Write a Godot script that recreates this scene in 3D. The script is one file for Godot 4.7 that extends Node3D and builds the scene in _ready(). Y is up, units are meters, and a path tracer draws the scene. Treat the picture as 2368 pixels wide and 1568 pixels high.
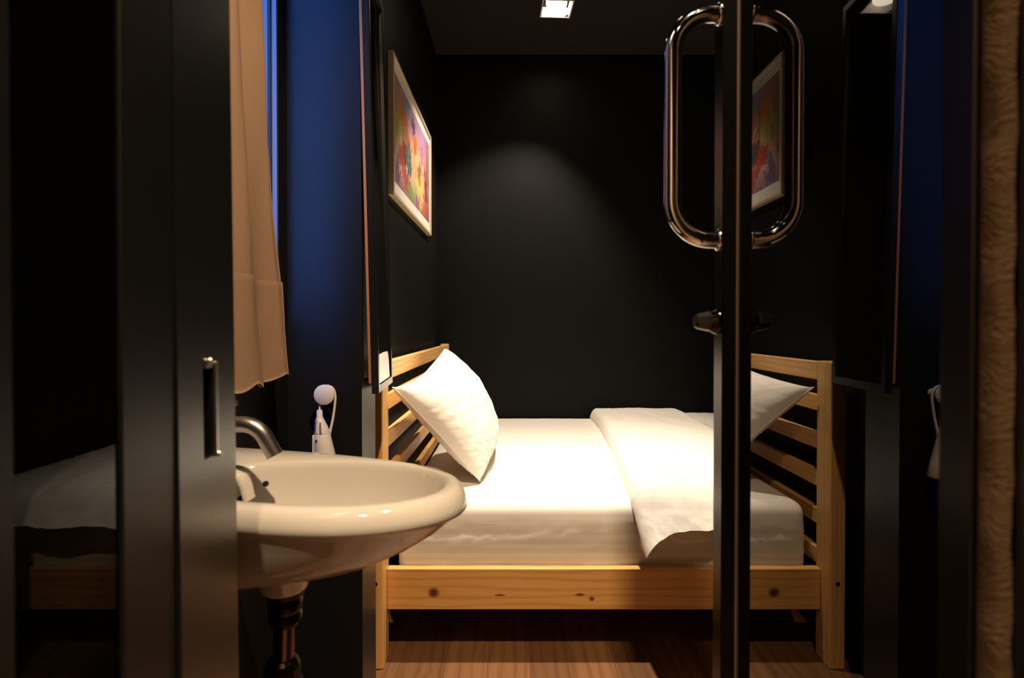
extends Node3D
# Metres, y up. The camera stands at x 0, z 0; the room lies towards -z. D(x, y, d): d metres in front of it.

var mat := {}
var rng := RandomNumberGenerator.new()
var lumps := FastNoiseLite.new()


func D(x: float, y: float, d: float) -> Vector3:
	return Vector3(x, y, -d)


func _ready() -> void:
	rng.seed = 11
	lumps.seed = 5
	lumps.frequency = 1.0
	view_and_sky()
	make_materials()
	lights()
	room()
	window_and_curtain()
	left_side_panel()
	open_door()
	bed()
	bedding()
	picture()
	framed_mirror()
	washbasin()
	hairdryer()


# ---------------------------------------------------------------- camera, sky, lights
func view_and_sky() -> void:
	var cam := Camera3D.new()
	cam.name = "camera"
	var at := CameraAttributesPhysical.new()
	at.frustum_focal_length = 19.592
	at.frustum_near = 0.05
	at.frustum_far = 50.0
	at.frustum_focus_distance = 1.55
	at.exposure_aperture = 5.2
	cam.attributes = at
	cam.near = 0.05
	cam.far = 50.0
	cam.projection = Camera3D.PROJECTION_FRUSTUM
	cam.size = 2.0 * 0.05 * 784.0 / 1280.0
	cam.frustum_offset = Vector2(-2.0, -15.0) / 1280.0 * 0.05
	cam.position = Vector3(0, 1.0, 0)
	cam.rotation_degrees = Vector3(-0.65, 0, 0)
	add_child(cam)
	cam.current = true
	var e := Environment.new()
	e.background_mode = Environment.BG_COLOR
	e.background_color = Color(0.30, 0.46, 0.86)
	e.tonemap_mode = Environment.TONE_MAPPER_LINEAR
	e.tonemap_exposure = 1.0
	e.sdfgi_enabled = true
	e.ssao_enabled = true
	e.ssil_enabled = true
	var w := WorldEnvironment.new()
	w.name = "sky"
	w.environment = e
	add_child(w)


const CEIL := 2.61
const WARM := Color(1.0, 0.925, 0.83)


func lights() -> void:
	# Three recessed downlights; the one over the far side of the bed is in view.
	downlight(0.222, 2.825, 4.6, 43.0, "square recessed ceiling downlight glowing over the far side of the bed", WARM, 0.5, 11.0)
	downlight(0.17, 1.78, 8.5, 33.0, "square ceiling downlight over the near side of the bed", WARM, 1.0)
	downlight(0.208, 0.10, 7.0, 60.0, "square ceiling downlight over the entrance, before the washbasin", Color(1.0, 0.86, 0.69))
	downlight(-0.05, -0.62, 7.0, 38.0, "square ceiling downlight over the entrance, behind the viewer", Color(1.0, 0.86, 0.69))
	# Daylight falls in through the window behind the curtain.
	var day := AreaLight3D.new()
	day.name = "daylight"
	day.area_size = Vector2(0.22, 1.15)
	day.light_color = Color(0.31, 0.545, 1.0)
	day.light_energy = 1.6
	day.area_range = 8.0
	day.shadow_enabled = true
	add_child(day)
	day.look_at_from_position(D(-0.605, 1.64, 0.80), D(-0.40, 1.62, 1.30))


func downlight(x: float, d: float, energy: float, angle: float, label: String, tint := WARM, soft := 0.45, lean := 0.0) -> void:
	var o := base("ceiling_downlight", Vector3(x, CEIL, -d), label, "downlight", "recessed ceiling downlights")
	o.rotation.y = 0.05
	var st := begin()
	var a := 0.079
	var b := 0.072
	var k := 0.045
	for s in 4:   # recessed square well and its thin lip
		var q := Basis(Vector3.UP, s * PI / 2)
		quad(st, q * Vector3(-b, 0.0, b), q * Vector3(b, 0.0, b), q * Vector3(b * 0.94, k, b * 0.94), q * Vector3(-b * 0.94, k, b * 0.94))
		quad(st, q * Vector3(-a, -0.003, a), q * Vector3(a, -0.003, a), q * Vector3(b, -0.003, b), q * Vector3(-b, -0.003, b))
		quad(st, q * Vector3(-a, 0.0, a), q * Vector3(a, 0.0, a), q * Vector3(a, -0.003, a), q * Vector3(-a, -0.003, a))
		quad(st, q * Vector3(-b, 0.0, b), q * Vector3(b, 0.0, b), q * Vector3(b, -0.003, b), q * Vector3(-b, -0.003, b))
	part(o, "trim", st, mat.trim_white)
	var st2 := begin()
	lathe(st2, [[0.0, 0.044], [0.075, 0.044], [0.075, 0.047], [0.0, 0.047]], 4, 0, PI / 4)
	part(o, "top_plate", st2, mat.black_soft)
	var st3 := begin()
	lathe(st3, [[0.0, 0.012], [0.03, 0.0135], [0.05, 0.018], [0.052, 0.024], [0.052, 0.042], [0.0, 0.042]], 40)
	part(o, "lamp", st3, mat.lamp)
	var l := SpotLight3D.new()
	l.name = "lamp_light"
	l.position = Vector3(x, CEIL + 0.006, -d)
	l.basis = Basis(Vector3.BACK, deg_to_rad(-lean)) * Basis(Vector3.RIGHT, -PI / 2)   # some lamps are swivelled a little towards the left wall
	l.light_color = tint
	l.light_energy = energy
	l.light_size = 0.03
	l.spot_range = 12.0
	l.spot_attenuation = 2.0
	l.spot_angle = angle
	l.spot_angle_attenuation = soft
	l.shadow_enabled = true
	add_child(l, true)


# ---------------------------------------------------------------- materials
func sm(called: String, color: Color, rough: float, metal := 0.0, spec := 0.5) -> StandardMaterial3D:
	var m := StandardMaterial3D.new()
	m.resource_name = called
	m.albedo_color = color
	m.roughness = rough
	m.metallic = metal
	m.metallic_specular = spec
	mat[called] = m
	return m


func noise_tex(freq: float, size: int, octaves: int, sx := 1.0, sy := 1.0, lo := 0.0, hi := 1.0) -> ImageTexture:
	# A seamless-enough height or tone picture, stretched by sx and sy.
	var n := FastNoiseLite.new()
	n.seed = 21 + int(freq * 1000)
	n.frequency = freq
	n.fractal_octaves = octaves
	var im := Image.create(size, size, true, Image.FORMAT_RGB8)
	for y in size:
		for x in size:
			var a := TAU * x / size
			var b := TAU * y / size
			var r := size / TAU
			var v := n.get_noise_3d(cos(a) * r * sx, sin(a) * r * sx + 1.7 * cos(b) * r * sy, sin(b) * r * sy) * 0.75 + 0.5
			v = lerpf(lo, hi, clampf(v, 0.0, 1.0))
			im.set_pixel(x, y, Color(v, v, v))
	return ImageTexture.create_from_image(im)


func wood_tex(w: int, h: int, light: Color, dark: Color, rings: float, knots: Array, s: int) -> ImageTexture:
	var n := FastNoiseLite.new()
	n.seed = s
	n.frequency = 1.0
	n.fractal_octaves = 3
	var im := Image.create(w, h, true, Image.FORMAT_RGB8)
	for y in h:
		for x in w:
			var u := float(x) / w
			var v := float(y) / h
			var warp := 0.10 * n.get_noise_2d(u * 2.2, v * 1.5) + 0.02 * n.get_noise_2d(u * 7.0, v * 9.0)
			var kn := 0.0
			for k in knots:
				var dx: float = (u - k[0]) / k[2]
				var dy: float = (v - k[1]) / k[3]
				var q := dx * dx * 0.22 + dy * dy * 0.5
				warp += 0.11 * k[3] * 5.0 * exp(-q * 0.5) * (1.0 if dy > 0 else -1.0)
				var r := sqrt(dx * dx + dy * dy)
				kn = maxf(kn, clampf(1.5 - r, 0.0, 1.0))
			var ring := 0.5 + 0.5 * sin((v + warp) * rings)
			ring = pow(ring, 3.0) * (0.45 + 0.55 * clampf(0.6 + n.get_noise_2d(u * 3.0 + 9.0, v * 4.0), 0.0, 1.0))
			var fibre := n.get_noise_2d(u * 14.0, v * 90.0) * 0.5 + n.get_noise_2d(u * 2.0 + 40.0, v * 14.0) * 0.6
			var t := clampf(0.16 + 0.46 * ring + 0.30 * fibre, 0.0, 1.0)
			var c := light.lerp(dark, t)
			c = c.lerp(Color(dark.r * 0.42, dark.g * 0.30, dark.b * 0.22), kn * 0.9)
			im.set_pixel(x, y, c)
	return ImageTexture.create_from_image(im)


func stripes_tex() -> ImageTexture:
	# Satin-stripe cotton: alternate bands, fine weave.
	var im := Image.create(64, 64, true, Image.FORMAT_RGB8)
	for y in 64:
		for x in 64:
			var v := 0.97 if y < 32 else 0.935
			if y == 31 or y == 63:
				v = 0.91
			im.set_pixel(x, y, Color(v, v * 0.995, v * 0.985))
	return ImageTexture.create_from_image(im)


func make_materials() -> void:
	var fine := noise_tex(0.09, 256, 3)
	var m := sm("black_wall", Color(0.088, 0.088, 0.084), 0.47, 0.0, 0.24)
	m = sm("ceiling_paint", Color(0.20, 0.185, 0.17), 0.8, 0.0, 0.2)
	m = sm("partition_end", Color(0.15, 0.145, 0.14), 0.36)
	m = sm("entrance_wall", Color(0.70, 0.59, 0.46), 0.7)
	m = sm("reveal_paint", Color(0.34, 0.34, 0.35), 0.6)
	m = sm("black_metal", Color(0.055, 0.054, 0.053), 0.33)
	m = sm("jamb_metal", Color(0.045, 0.044, 0.043), 0.30, 0.0, 0.7)
	m.clearcoat_enabled = true
	m.clearcoat = 0.8
	m.clearcoat_roughness = 0.28
	m = sm("stile_metal", Color(0.02, 0.02, 0.02), 0.26, 0.0, 0.34)
	m = sm("black_soft", Color(0.04, 0.04, 0.04), 0.7)
	m = sm("black_frame", Color(0.075, 0.073, 0.07), 0.28)
	m = sm("dark_glass", Color(0.012, 0.012, 0.012), 0.012, 0.0, 0.7)
	m.clearcoat_enabled = true
	m.clearcoat = 0.5
	m.clearcoat_roughness = 0.012
	m = sm("side_glass", Color(0.012, 0.012, 0.012), 0.02, 0.0, 0.36)
	m = sm("mirror_glass", Color(0.30, 0.30, 0.30), 0.02, 0.95)
	m = sm("gasket", Color(0.30, 0.26, 0.21), 0.5)
	m = sm("chrome", Color(0.80, 0.79, 0.78), 0.06, 1.0)
	m = sm("steel", Color(0.70, 0.68, 0.66), 0.32, 1.0)
	m = sm("dull_chrome", Color(0.46, 0.42, 0.39), 0.16, 1.0)
	m = sm("dark_chrome", Color(0.16, 0.15, 0.14), 0.14, 1.0)
	m = sm("brass_dull", Color(0.22, 0.17, 0.12), 0.4, 1.0)
	m = sm("ceramic", Color(0.76, 0.745, 0.72), 0.06, 0.0, 0.55)
	m = sm("hole_black", Color(0.06, 0.035, 0.02), 0.9)
	m = sm("white_plastic", Color(0.86, 0.84, 0.83), 0.35)
	m = sm("grey_plastic", Color(0.20, 0.19, 0.19), 0.6)
	m = sm("slot_grey", Color(0.42, 0.39, 0.37), 0.6)
	m = sm("trim_white", Color(0.88, 0.86, 0.84), 0.45)
	m = sm("lamp", Color(1, 0.96, 0.9), 0.4)
	m.emission_enabled = true
	m.emission = Color(1.0, 0.93, 0.82)
	m.emission_energy_multiplier = 25.0
	var pine := wood_tex(512, 128, Color(0.90, 0.725, 0.47), Color(0.76, 0.53, 0.27), 34.0, [], 3)
	m = sm("pine", Color(1, 1, 1), 0.42)
	m.albedo_texture = pine
	m.uv1_scale = Vector3(1.0 / 0.9, 1.0 / 0.09, 1)
	var rail := wood_tex(1024, 128, Color(0.89, 0.70, 0.44), Color(0.74, 0.50, 0.25), 30.0, [[0.093, 0.58, 0.009, 0.10], [0.225, 0.64, 0.009, 0.018], [0.385, 0.63, 0.008, 0.028], [0.409, 0.73, 0.0042, 0.045], [0.66, 0.5, 0.008, 0.08]], 8)
	m = sm("pine_rail", Color(1.0, 1.0, 0.97), 0.36)
	m.albedo_texture = rail
	m.uv1_scale = Vector3(1.0 / 1.5, 1.0 / 0.125, 1)
	for k in 3:
		m = sm("floor_wood_%d" % k, [Color(0.80, 0.72, 0.64), Color(0.71, 0.63, 0.56), Color(0.76, 0.68, 0.60)][k], 0.42)
		m.albedo_texture = wood_tex(512, 96, Color(0.66, 0.53, 0.40), Color(0.47, 0.35, 0.24), 22.0, [[0.22 + 0.2 * k, 0.45, 0.012, 0.08]] if k < 2 else [], 30 + k)
		m.uv1_scale = Vector3(1.0 / 1.2, 1.0 / 0.125, 1)
	m = sm("raw_board", Color(0.62, 0.41, 0.27), 0.8)
	var crease := noise_tex(0.022, 256, 3, 0.45, 2.2)
	m = sm("cotton", Color(0.92, 0.905, 0.88), 0.75, 0.0, 0.3)
	m.albedo_texture = stripes_tex()
	m.uv1_triplanar = true
	m.uv1_scale = Vector3.ONE * 36.0
	m.rim_enabled = true
	m.rim = 0.25
	m.rim_tint = 0.5
	m = sm("cotton_plain", Color(0.93, 0.91, 0.88), 0.75, 0.0, 0.3)
	m.rim_enabled = true
	m.rim = 0.2
	m.heightmap_enabled = true
	m.heightmap_texture = crease
	m.heightmap_scale = 0.06
	m.uv1_triplanar = true
	m.uv1_scale = Vector3.ONE * 3.0
	m = sm("curtain_cloth", Color(0.57, 0.47, 0.39), 0.9, 0.0, 0.2)
	m.heightmap_enabled = true
	m.heightmap_texture = fine
	m.heightmap_scale = 0.03
	m.uv1_triplanar = true
	m.uv1_scale = Vector3.ONE * 14.0
	m.backlight_enabled = true
	m.backlight = Color(0.10, 0.08, 0.06)
	m = sm("brush_pile", Color(0.26, 0.21, 0.155), 1.0, 0.0, 0.1)
	m.heightmap_enabled = true
	m.heightmap_texture = fine
	m.heightmap_scale = 0.08
	m.uv1_triplanar = true
	m.uv1_scale = Vector3.ONE * 12.0
	m = sm("cream_frame", Color(0.82, 0.74, 0.62), 0.5)
	m = sm("mat_board", Color(0.93, 0.90, 0.85), 0.8)
	m = sm("pane", Color(0.7, 0.8, 0.9, 0.08), 0.02)
	m.transparency = BaseMaterial3D.TRANSPARENCY_ALPHA
	m = sm("painting", Color(1, 1, 1), 0.55)
	m.albedo_texture = painting_tex()


func painting_tex() -> ImageTexture:
	# Loose abstract strokes of colour: u from the near side to the far side of the picture, v from top to bottom.
	var w := 384
	var h := 224
	var px: Array[Color] = []
	px.resize(w * h)
	for y in h:
		for x in w:
			var u := float(x) / w
			var v := float(y) / h
			var c := Color(0.70, 0.54, 0.66).lerp(Color(0.90, 0.70, 0.60), smoothstep(0.1, 0.5, v))
			c = Color(0.62, 0.50, 0.38).lerp(c, smoothstep(0.0, 0.22, u + 0.1 * v))
			c = c.lerp(Color(0.55, 0.36, 0.46), smoothstep(0.72, 1.0, u) * 0.8)
			c = c.lerp(Color(0.46, 0.30, 0.42), smoothstep(0.72, 1.0, v) * 0.55)
			px[y * w + x] = c
	var r := RandomNumberGenerator.new()
	r.seed = 77
	# [u, v, spread u, spread v, colour, count]
	var fields := [
		[0.60, 0.72, 0.13, 0.20, Color(0.95, 0.84, 0.42), 150], [0.50, 0.60, 0.10, 0.10, Color(0.95, 0.72, 0.50), 30],
		[0.12, 0.42, 0.05, 0.16, Color(0.80, 0.72, 0.30), 24], [0.14, 0.24, 0.04, 0.10, Color(0.90, 0.55, 0.15), 18],
		[0.27, 0.28, 0.05, 0.12, Color(0.86, 0.36, 0.20), 26], [0.30, 0.48, 0.05, 0.14, Color(0.82, 0.42, 0.16), 26],
		[0.52, 0.33, 0.035, 0.08, Color(0.93, 0.45, 0.08), 26], [0.47, 0.16, 0.04, 0.06, Color(0.36, 0.16, 0.34), 16],
		[0.36, 0.66, 0.04, 0.16, Color(0.18, 0.42, 0.46), 24], [0.24, 0.60, 0.05, 0.10, Color(0.34, 0.28, 0.22), 22],
		[0.17, 0.68, 0.05, 0.07, Color(0.82, 0.24, 0.16), 22], [0.27, 0.83, 0.05, 0.08, Color(0.78, 0.26, 0.22), 18],
		[0.08, 0.84, 0.06, 0.12, Color(0.50, 0.36, 0.44), 20], [0.88, 0.66, 0.06, 0.22, Color(0.52, 0.20, 0.14), 30],
		[0.93, 0.40, 0.04, 0.16, Color(0.62, 0.34, 0.28), 20], [0.86, 0.88, 0.05, 0.07, Color(0.85, 0.40, 0.10), 12],
		[0.05, 0.50, 0.03, 0.12, Color(0.66, 0.66, 0.30), 8], [0.38, 0.92, 0.06, 0.06, Color(0.50, 0.66, 0.30), 14],
		[0.58, 0.93, 0.08, 0.06, Color(0.66, 0.42, 0.54), 20], [0.52, 0.86, 0.04, 0.10, Color(0.62, 0.74, 0.62), 12],
		[0.30, 0.12, 0.08, 0.06, Color(0.60, 0.62, 0.66), 14], [0.72, 0.30, 0.07, 0.10, Color(0.72, 0.44, 0.52), 18],
		[0.66, 0.55, 0.05, 0.10, Color(0.62, 0.40, 0.20), 12], [0.20, 0.36, 0.03, 0.10, Color(0.45, 0.52, 0.25), 4],
	]
	for f in fields:
		for k in int(f[5] * 2.6):
			var cu: float = f[0] + r.randfn(0.0, 0.6) * f[2]
			var cv: float = f[1] + r.randfn(0.0, 0.6) * f[3]
			var a: float = r.randf_range(0.004, 0.015)
			var b: float = r.randf_range(0.012, 0.060)
			var lean: float = r.randf_range(-0.25, 0.25)
			var c: Color = (f[4] as Color).lerp(Color(r.randf(), r.randf(), r.randf()), 0.12)
			for y in range(maxi(0, int((cv - 2 * b) * h)), mini(h, int((cv + 2 * b) * h) + 1)):
				for x in range(maxi(0, int((cu - 3 * a) * w)), mini(w, int((cu + 3 * a) * w) + 1)):
					var dv := (float(y) / h - cv) / b
					var du := (float(x) / w - cu - lean * dv * a) / a
					var q := du * du + dv * dv
					if q < 4.0:
						var g := clampf(1.6 - q, 0.0, 1.0) * 0.72
						px[y * w + x] = px[y * w + x].lerp(c, g)
	var im := Image.create(w, h, true, Image.FORMAT_RGB8)
	for y in h:
		for x in w:
			im.set_pixel(x, y, px[y * w + x])
	return ImageTexture.create_from_image(im)


# ---------------------------------------------------------------- mesh helpers
func begin() -> SurfaceTool:
	var st := SurfaceTool.new()
	st.begin(Mesh.PRIMITIVE_TRIANGLES)
	st.set_smooth_group(-1)
	return st


func tri(st: SurfaceTool, a: Vector3, b: Vector3, c: Vector3, ua := Vector2.ZERO, ub := Vector2.ZERO, uc := Vector2.ZERO) -> void:
	st.set_uv(ua)
	st.add_vertex(a)
	st.set_uv(ub)
	st.add_vertex(b)
	st.set_uv(uc)
	st.add_vertex(c)


func quad(st: SurfaceTool, a: Vector3, b: Vector3, c: Vector3, d: Vector3, ua := Vector2.ZERO, ub := Vector2.ZERO, uc := Vector2.ZERO, ud := Vector2.ZERO) -> void:
	tri(st, a, b, c, ua, ub, uc)
	tri(st, a, c, d, ua, uc, ud)


func box(st: SurfaceTool, lo: Vector3, hi: Vector3, r := 0.0, shift := Vector2.ZERO) -> void:
	# A box with chamfered edges; texture coordinates in metres, along x.
	st.set_smooth_group(-1)
	var c := (lo + hi) / 2
	var h := (hi - lo).abs() / 2
	r = minf(r, minf(h.x, minf(h.y, h.z)) * 0.9)
	var faces: Array = []
	for ax in 3:
		for s in [-1.0, 1.0]:
			var i := (ax + 1) % 3
			var j := (ax + 2) % 3
			var p: Array = []
			for q in [[-1, -1], [1, -1], [1, 1], [-1, 1]]:
				var v := Vector3.ZERO
				v[ax] = s * h[ax]
				v[i] = q[0] * (h[i] - r)
				v[j] = q[1] * (h[j] - r)
				p.append(v)
			faces.append(p)
	if r > 0:
		for ax in 3:
			var i := (ax + 1) % 3
			var j := (ax + 2) % 3
			for si in [-1.0, 1.0]:
				for sj in [-1.0, 1.0]:
					var p: Array = []
					for q in [[-1, 0], [1, 0], [1, 1], [-1, 1]]:
						var v := Vector3.ZERO
						v[ax] = q[0] * (h[ax] - r)
						v[i] = si * (h[i] - (r if q[1] else 0.0))
						v[j] = sj * (h[j] - (0.0 if q[1] else r))
						p.append(v)
					faces.append(p)
		for sx in [-1.0, 1.0]:
			for sy in [-1.0, 1.0]:
				for sz in [-1.0, 1.0]:
					faces.append([Vector3(sx * h.x, sy * (h.y - r), sz * (h.z - r)), Vector3(sx * (h.x - r), sy * h.y, sz * (h.z - r)), Vector3(sx * (h.x - r), sy * (h.y - r), sz * h.z)])
	for p in faces:
		var n: Vector3 = (p[1] - p[0]).cross(p[2] - p[0])
		if n.dot(p[0] + p[1] + p[2]) > 0:
			p.reverse()
		var big := n.abs().max_axis_index()
		var uv: Array = []
		for v in p:
			uv.append(Vector2(v.x + h.x, h.y - v.y if big == 2 else v.z + h.z) + shift if big != 0 else Vector2(v.z + h.z, h.y - v.y) + shift)
		for k in range(1, p.size() - 1):
			tri(st, c + p[0], c + p[k], c + p[k + 1], uv[0], uv[k], uv[k + 1])


func lathe(st: SurfaceTool, prof: Array, segs: int, group := 0, turn := 0.0, at := Transform3D.IDENTITY) -> void:
	# prof: [radius, height] from one end to the other, round y. Negative group: flat.
	var g := group
	for k in prof.size() - 1:
		if group >= 0 and k > 0:
			var d0 := Vector2(prof[k][0] - prof[k - 1][0], prof[k][1] - prof[k - 1][1])
			var d1 := Vector2(prof[k + 1][0] - prof[k][0], prof[k + 1][1] - prof[k][1])
			if absf(d0.angle_to(d1)) > deg_to_rad(38.0):
				g += 1
		st.set_smooth_group(g)
		for s in segs:
			var a := TAU * s / segs + turn
			var b := TAU * (s + 1) / segs + turn
			var p0 := at * Vector3(prof[k][0] * cos(a), prof[k][1], prof[k][0] * sin(a))
			var p1 := at * Vector3(prof[k][0] * cos(b), prof[k][1], prof[k][0] * sin(b))
			var p2 := at * Vector3(prof[k + 1][0] * cos(b), prof[k + 1][1], prof[k + 1][0] * sin(b))
			var p3 := at * Vector3(prof[k + 1][0] * cos(a), prof[k + 1][1], prof[k + 1][0] * sin(a))
			if prof[k][0] > 1e-6:
				tri(st, p0, p2, p1)
			if prof[k + 1][0] > 1e-6:
				tri(st, p0, p3, p2)


func tube(st: SurfaceTool, path: PackedVector3Array, r: float, segs := 24, caps := true, taper := 1.0) -> void:
	var rings: Array = []
	var side := Vector3.ZERO
	for k in path.size():
		var t := (path[mini(k + 1, path.size() - 1)] - path[maxi(k - 1, 0)]).normalized()
		if side == Vector3.ZERO:
			side = t.cross(Vector3.UP if absf(t.y) < 0.9 else Vector3.RIGHT).normalized()
		side = (side - t * side.dot(t)).normalized()
		var up := side.cross(t)
		var ring := PackedVector3Array()
		var rr := r * lerpf(1.0, taper, float(k) / maxi(1, path.size() - 1))
		for s in segs:
			var a := TAU * s / segs
			ring.append(path[k] + (side * cos(a) + up * sin(a)) * rr)
		rings.append(ring)
	loft(st, rings, true)
	if caps:
		fan(st, rings[0], path[0])
		fan(st, rings[-1], path[-1], true)


func loft(st: SurfaceTool, rings: Array, closed := true, group := 0) -> void:
	st.set_smooth_group(group)
	for k in rings.size() - 1:
		var a: PackedVector3Array = rings[k]
		var b: PackedVector3Array = rings[k + 1]
		var n := a.size()
		for s in (n if closed else n - 1):
			var t := (s + 1) % n
			tri(st, a[s], a[t], b[t])
			tri(st, a[s], b[t], b[s])


func fan(st: SurfaceTool, ring: PackedVector3Array, c: Vector3, flip := false) -> void:
	st.set_smooth_group(-1)
	for s in ring.size():
		var t := (s + 1) % ring.size()
		if flip:
			tri(st, c, ring[s], ring[t])
		else:
			tri(st, c, ring[t], ring[s])


func grid(st: SurfaceTool, nu: int, nv: int, f: Callable, group := 0, flip := false, us: Array = [], vs: Array = []) -> void:
	st.set_smooth_group(group)
	var p := PackedVector3Array()
	for j in nv + 1:
		for i in nu + 1:
			p.append(f.call(us[i] if us else float(i) / nu, vs[j] if vs else float(j) / nv))
	for j in nv:
		for i in nu:
			var a := p[j * (nu + 1) + i]
			var b := p[j * (nu + 1) + i + 1]
			var c := p[(j + 1) * (nu + 1) + i + 1]
			var d := p[(j + 1) * (nu + 1) + i]
			var ua := Vector2(float(i) / nu, float(j) / nv)
			var uc := Vector2(float(i + 1) / nu, float(j + 1) / nv)
			if flip:
				tri(st, a, c, b, ua, uc, Vector2(uc.x, ua.y))
				tri(st, a, d, c, ua, Vector2(ua.x, uc.y), uc)
			else:
				tri(st, a, b, c, ua, Vector2(uc.x, ua.y), uc)
				tri(st, a, c, d, ua, uc, Vector2(ua.x, uc.y))


func mesh_of(st: SurfaceTool) -> ArrayMesh:
	st.generate_normals()
	return st.commit()


func part(parent: Node3D, called: String, st: SurfaceTool, m: Material, t := Transform3D.IDENTITY) -> MeshInstance3D:
	var o := MeshInstance3D.new()
	o.name = called
	o.mesh = mesh_of(st)
	o.material_override = m
	o.transform = t
	parent.add_child(o, true)
	return o


func base(called: String, at: Vector3, label: String, category: String, group := "") -> Node3D:
	var o := Node3D.new()
	o.name = called
	add_child(o, true)
	o.position = at
	o.set_meta("label", label)
	o.set_meta("category", category)
	if group:
		o.set_meta("group", group)
	return o


func setting(called: String, st: SurfaceTool, m: Material, label: String, category: String) -> MeshInstance3D:
	var o := part(self, called, st, m)
	o.set_meta("kind", "structure")
	o.set_meta("label", label)
	o.set_meta("category", category)
	return o


func arc(c: Vector3, a: Vector3, b: Vector3, n: int) -> PackedVector3Array:
	# quarter turn from c + a to c + b
	var p := PackedVector3Array()
	for k in n + 1:
		var t := PI / 2 * k / n
		p.append(c + a * cos(t) + b * sin(t))
	return p


# ---------------------------------------------------------------- the room
func slab(x0: float, x1: float, y0: float, y1: float, d0: float, d1: float, st: SurfaceTool, r := 0.0) -> void:
	box(st, Vector3(x0, y0, -d1), Vector3(x1, y1, -d0), r)


func room() -> void:
	var st := begin()
	slab(-0.60, 1.45, 0, CEIL, 3.30, 3.42, st)
	setting("wall_back", st, mat.black_wall, "matt black back wall behind the bed, with a soft pool of lamplight", "wall")
	st = begin()
	slab(-0.60, -0.454, 0, CEIL, 1.40, 3.30, st)
	setting("wall_left", st, mat.black_wall, "black side wall behind the headboard on which the picture hangs", "wall")
	st = begin()
	slab(1.30, 1.45, 0, CEIL, 1.40, 3.30, st)
	slab(0.80, 1.45, 0, CEIL, 1.28, 1.40, st)
	slab(0.80, 0.92, 0, CEIL, -1.2, 1.28, st)
	setting("wall_right", st, mat.black_wall, "black wall on the right behind the open glass door", "wall")
	st = begin()
	slab(-0.70, 0.92, 0, CEIL, -1.32, -1.2, st)
	setting("wall_front", st, mat.black_wall, "black wall behind the viewer at the end of the entrance", "wall")
	st = begin()
	slab(-0.70, -0.349, 0, CEIL, 1.275, 1.295, st)
	slab(-0.70, -0.349, 0, 0.87, 1.295, 1.40, st)      # a shallow niche takes the back of the mirror
	slab(-0.70, -0.380, 0.87, 1.93, 1.295, 1.40, st)
	slab(-0.70, -0.349, 1.93, CEIL, 1.295, 1.40, st)
	var w := setting("wall_partition", st, mat.black_wall, "black partition between washbasin and bed, washed with blue daylight", "wall")
	st = begin()
	slab(-0.350, -0.3485, 0.0, 0.87, 1.2765, 1.3995, st)
	slab(-0.350, -0.3485, 0.87, CEIL, 1.2765, 1.2945, st)
	part(w, "end_face", st, mat.partition_end).set_meta("label", "grey painted end face of the partition")
	st = begin()   # ceiling with square holes for the three lamps
	var holes := [[0.222, 2.825], [0.17, 1.78], [0.208, 0.10], [-0.05, -0.62]]
	var edge := -1.32
	for h in [holes[3], holes[2], holes[1], holes[0]]:
		slab(-0.70, 1.45, CEIL, CEIL + 0.1, edge, h[1] - 0.074, st)
		slab(-0.70, h[0] - 0.074, CEIL, CEIL + 0.1, h[1] - 0.074, h[1] + 0.074, st)
		slab(h[0] + 0.074, 1.45, CEIL, CEIL + 0.1, h[1] - 0.074, h[1] + 0.074, st)
		edge = h[1] + 0.074
	slab(-0.70, 1.45, CEIL, CEIL + 0.1, edge, 3.42, st)
	slab(-0.70, 1.45, CEIL + 0.1, CEIL + 0.14, -1.32, 3.42, st)
	setting("ceiling", st, mat.ceiling_paint, "dark brown-black ceiling with recessed square lamps", "ceiling")
	st = begin()
	slab(-0.70, 1.45, -0.12, -0.008, -1.32, 3.42, st)
	var fl := setting("floor", st, mat.black_soft, "brown wood-look plank floor running under the bed", "floor")
	# planks run away from the viewer
	var variants: Array = []
	for k in 6:
		var s2 := begin()
		box(s2, Vector3(-0.5992, -0.004, -0.06225), Vector3(0.5992, 0.004, 0.06225), 0.0006, Vector2(0.17 * k, 0.0))
		variants.append(mesh_of(s2))
	for col in 17:
		var x := -0.70 + 0.0625 + 0.125 * col
		var z := 1.32 - 0.2 - fmod(col * 0.43, 0.9)
		while z > -4.0:
			var o := MeshInstance3D.new()
			o.name = "plank"
			o.mesh = variants[rng.randi() % 6]
			o.material_override = mat["floor_wood_%d" % (rng.randi() % 3)]
			var zc := clampf(z, -2.82, 0.72)
			o.transform = Transform3D(Basis(Vector3.UP, PI / 2 + (PI if rng.randf() < 0.5 else 0.0)), Vector3(x, -0.004, zc))
			if z > -3.9 and (z - zc) > -0.7:
				fl.add_child(o, true)
			z -= 1.2
			if zc == -2.82:
				break


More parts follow.
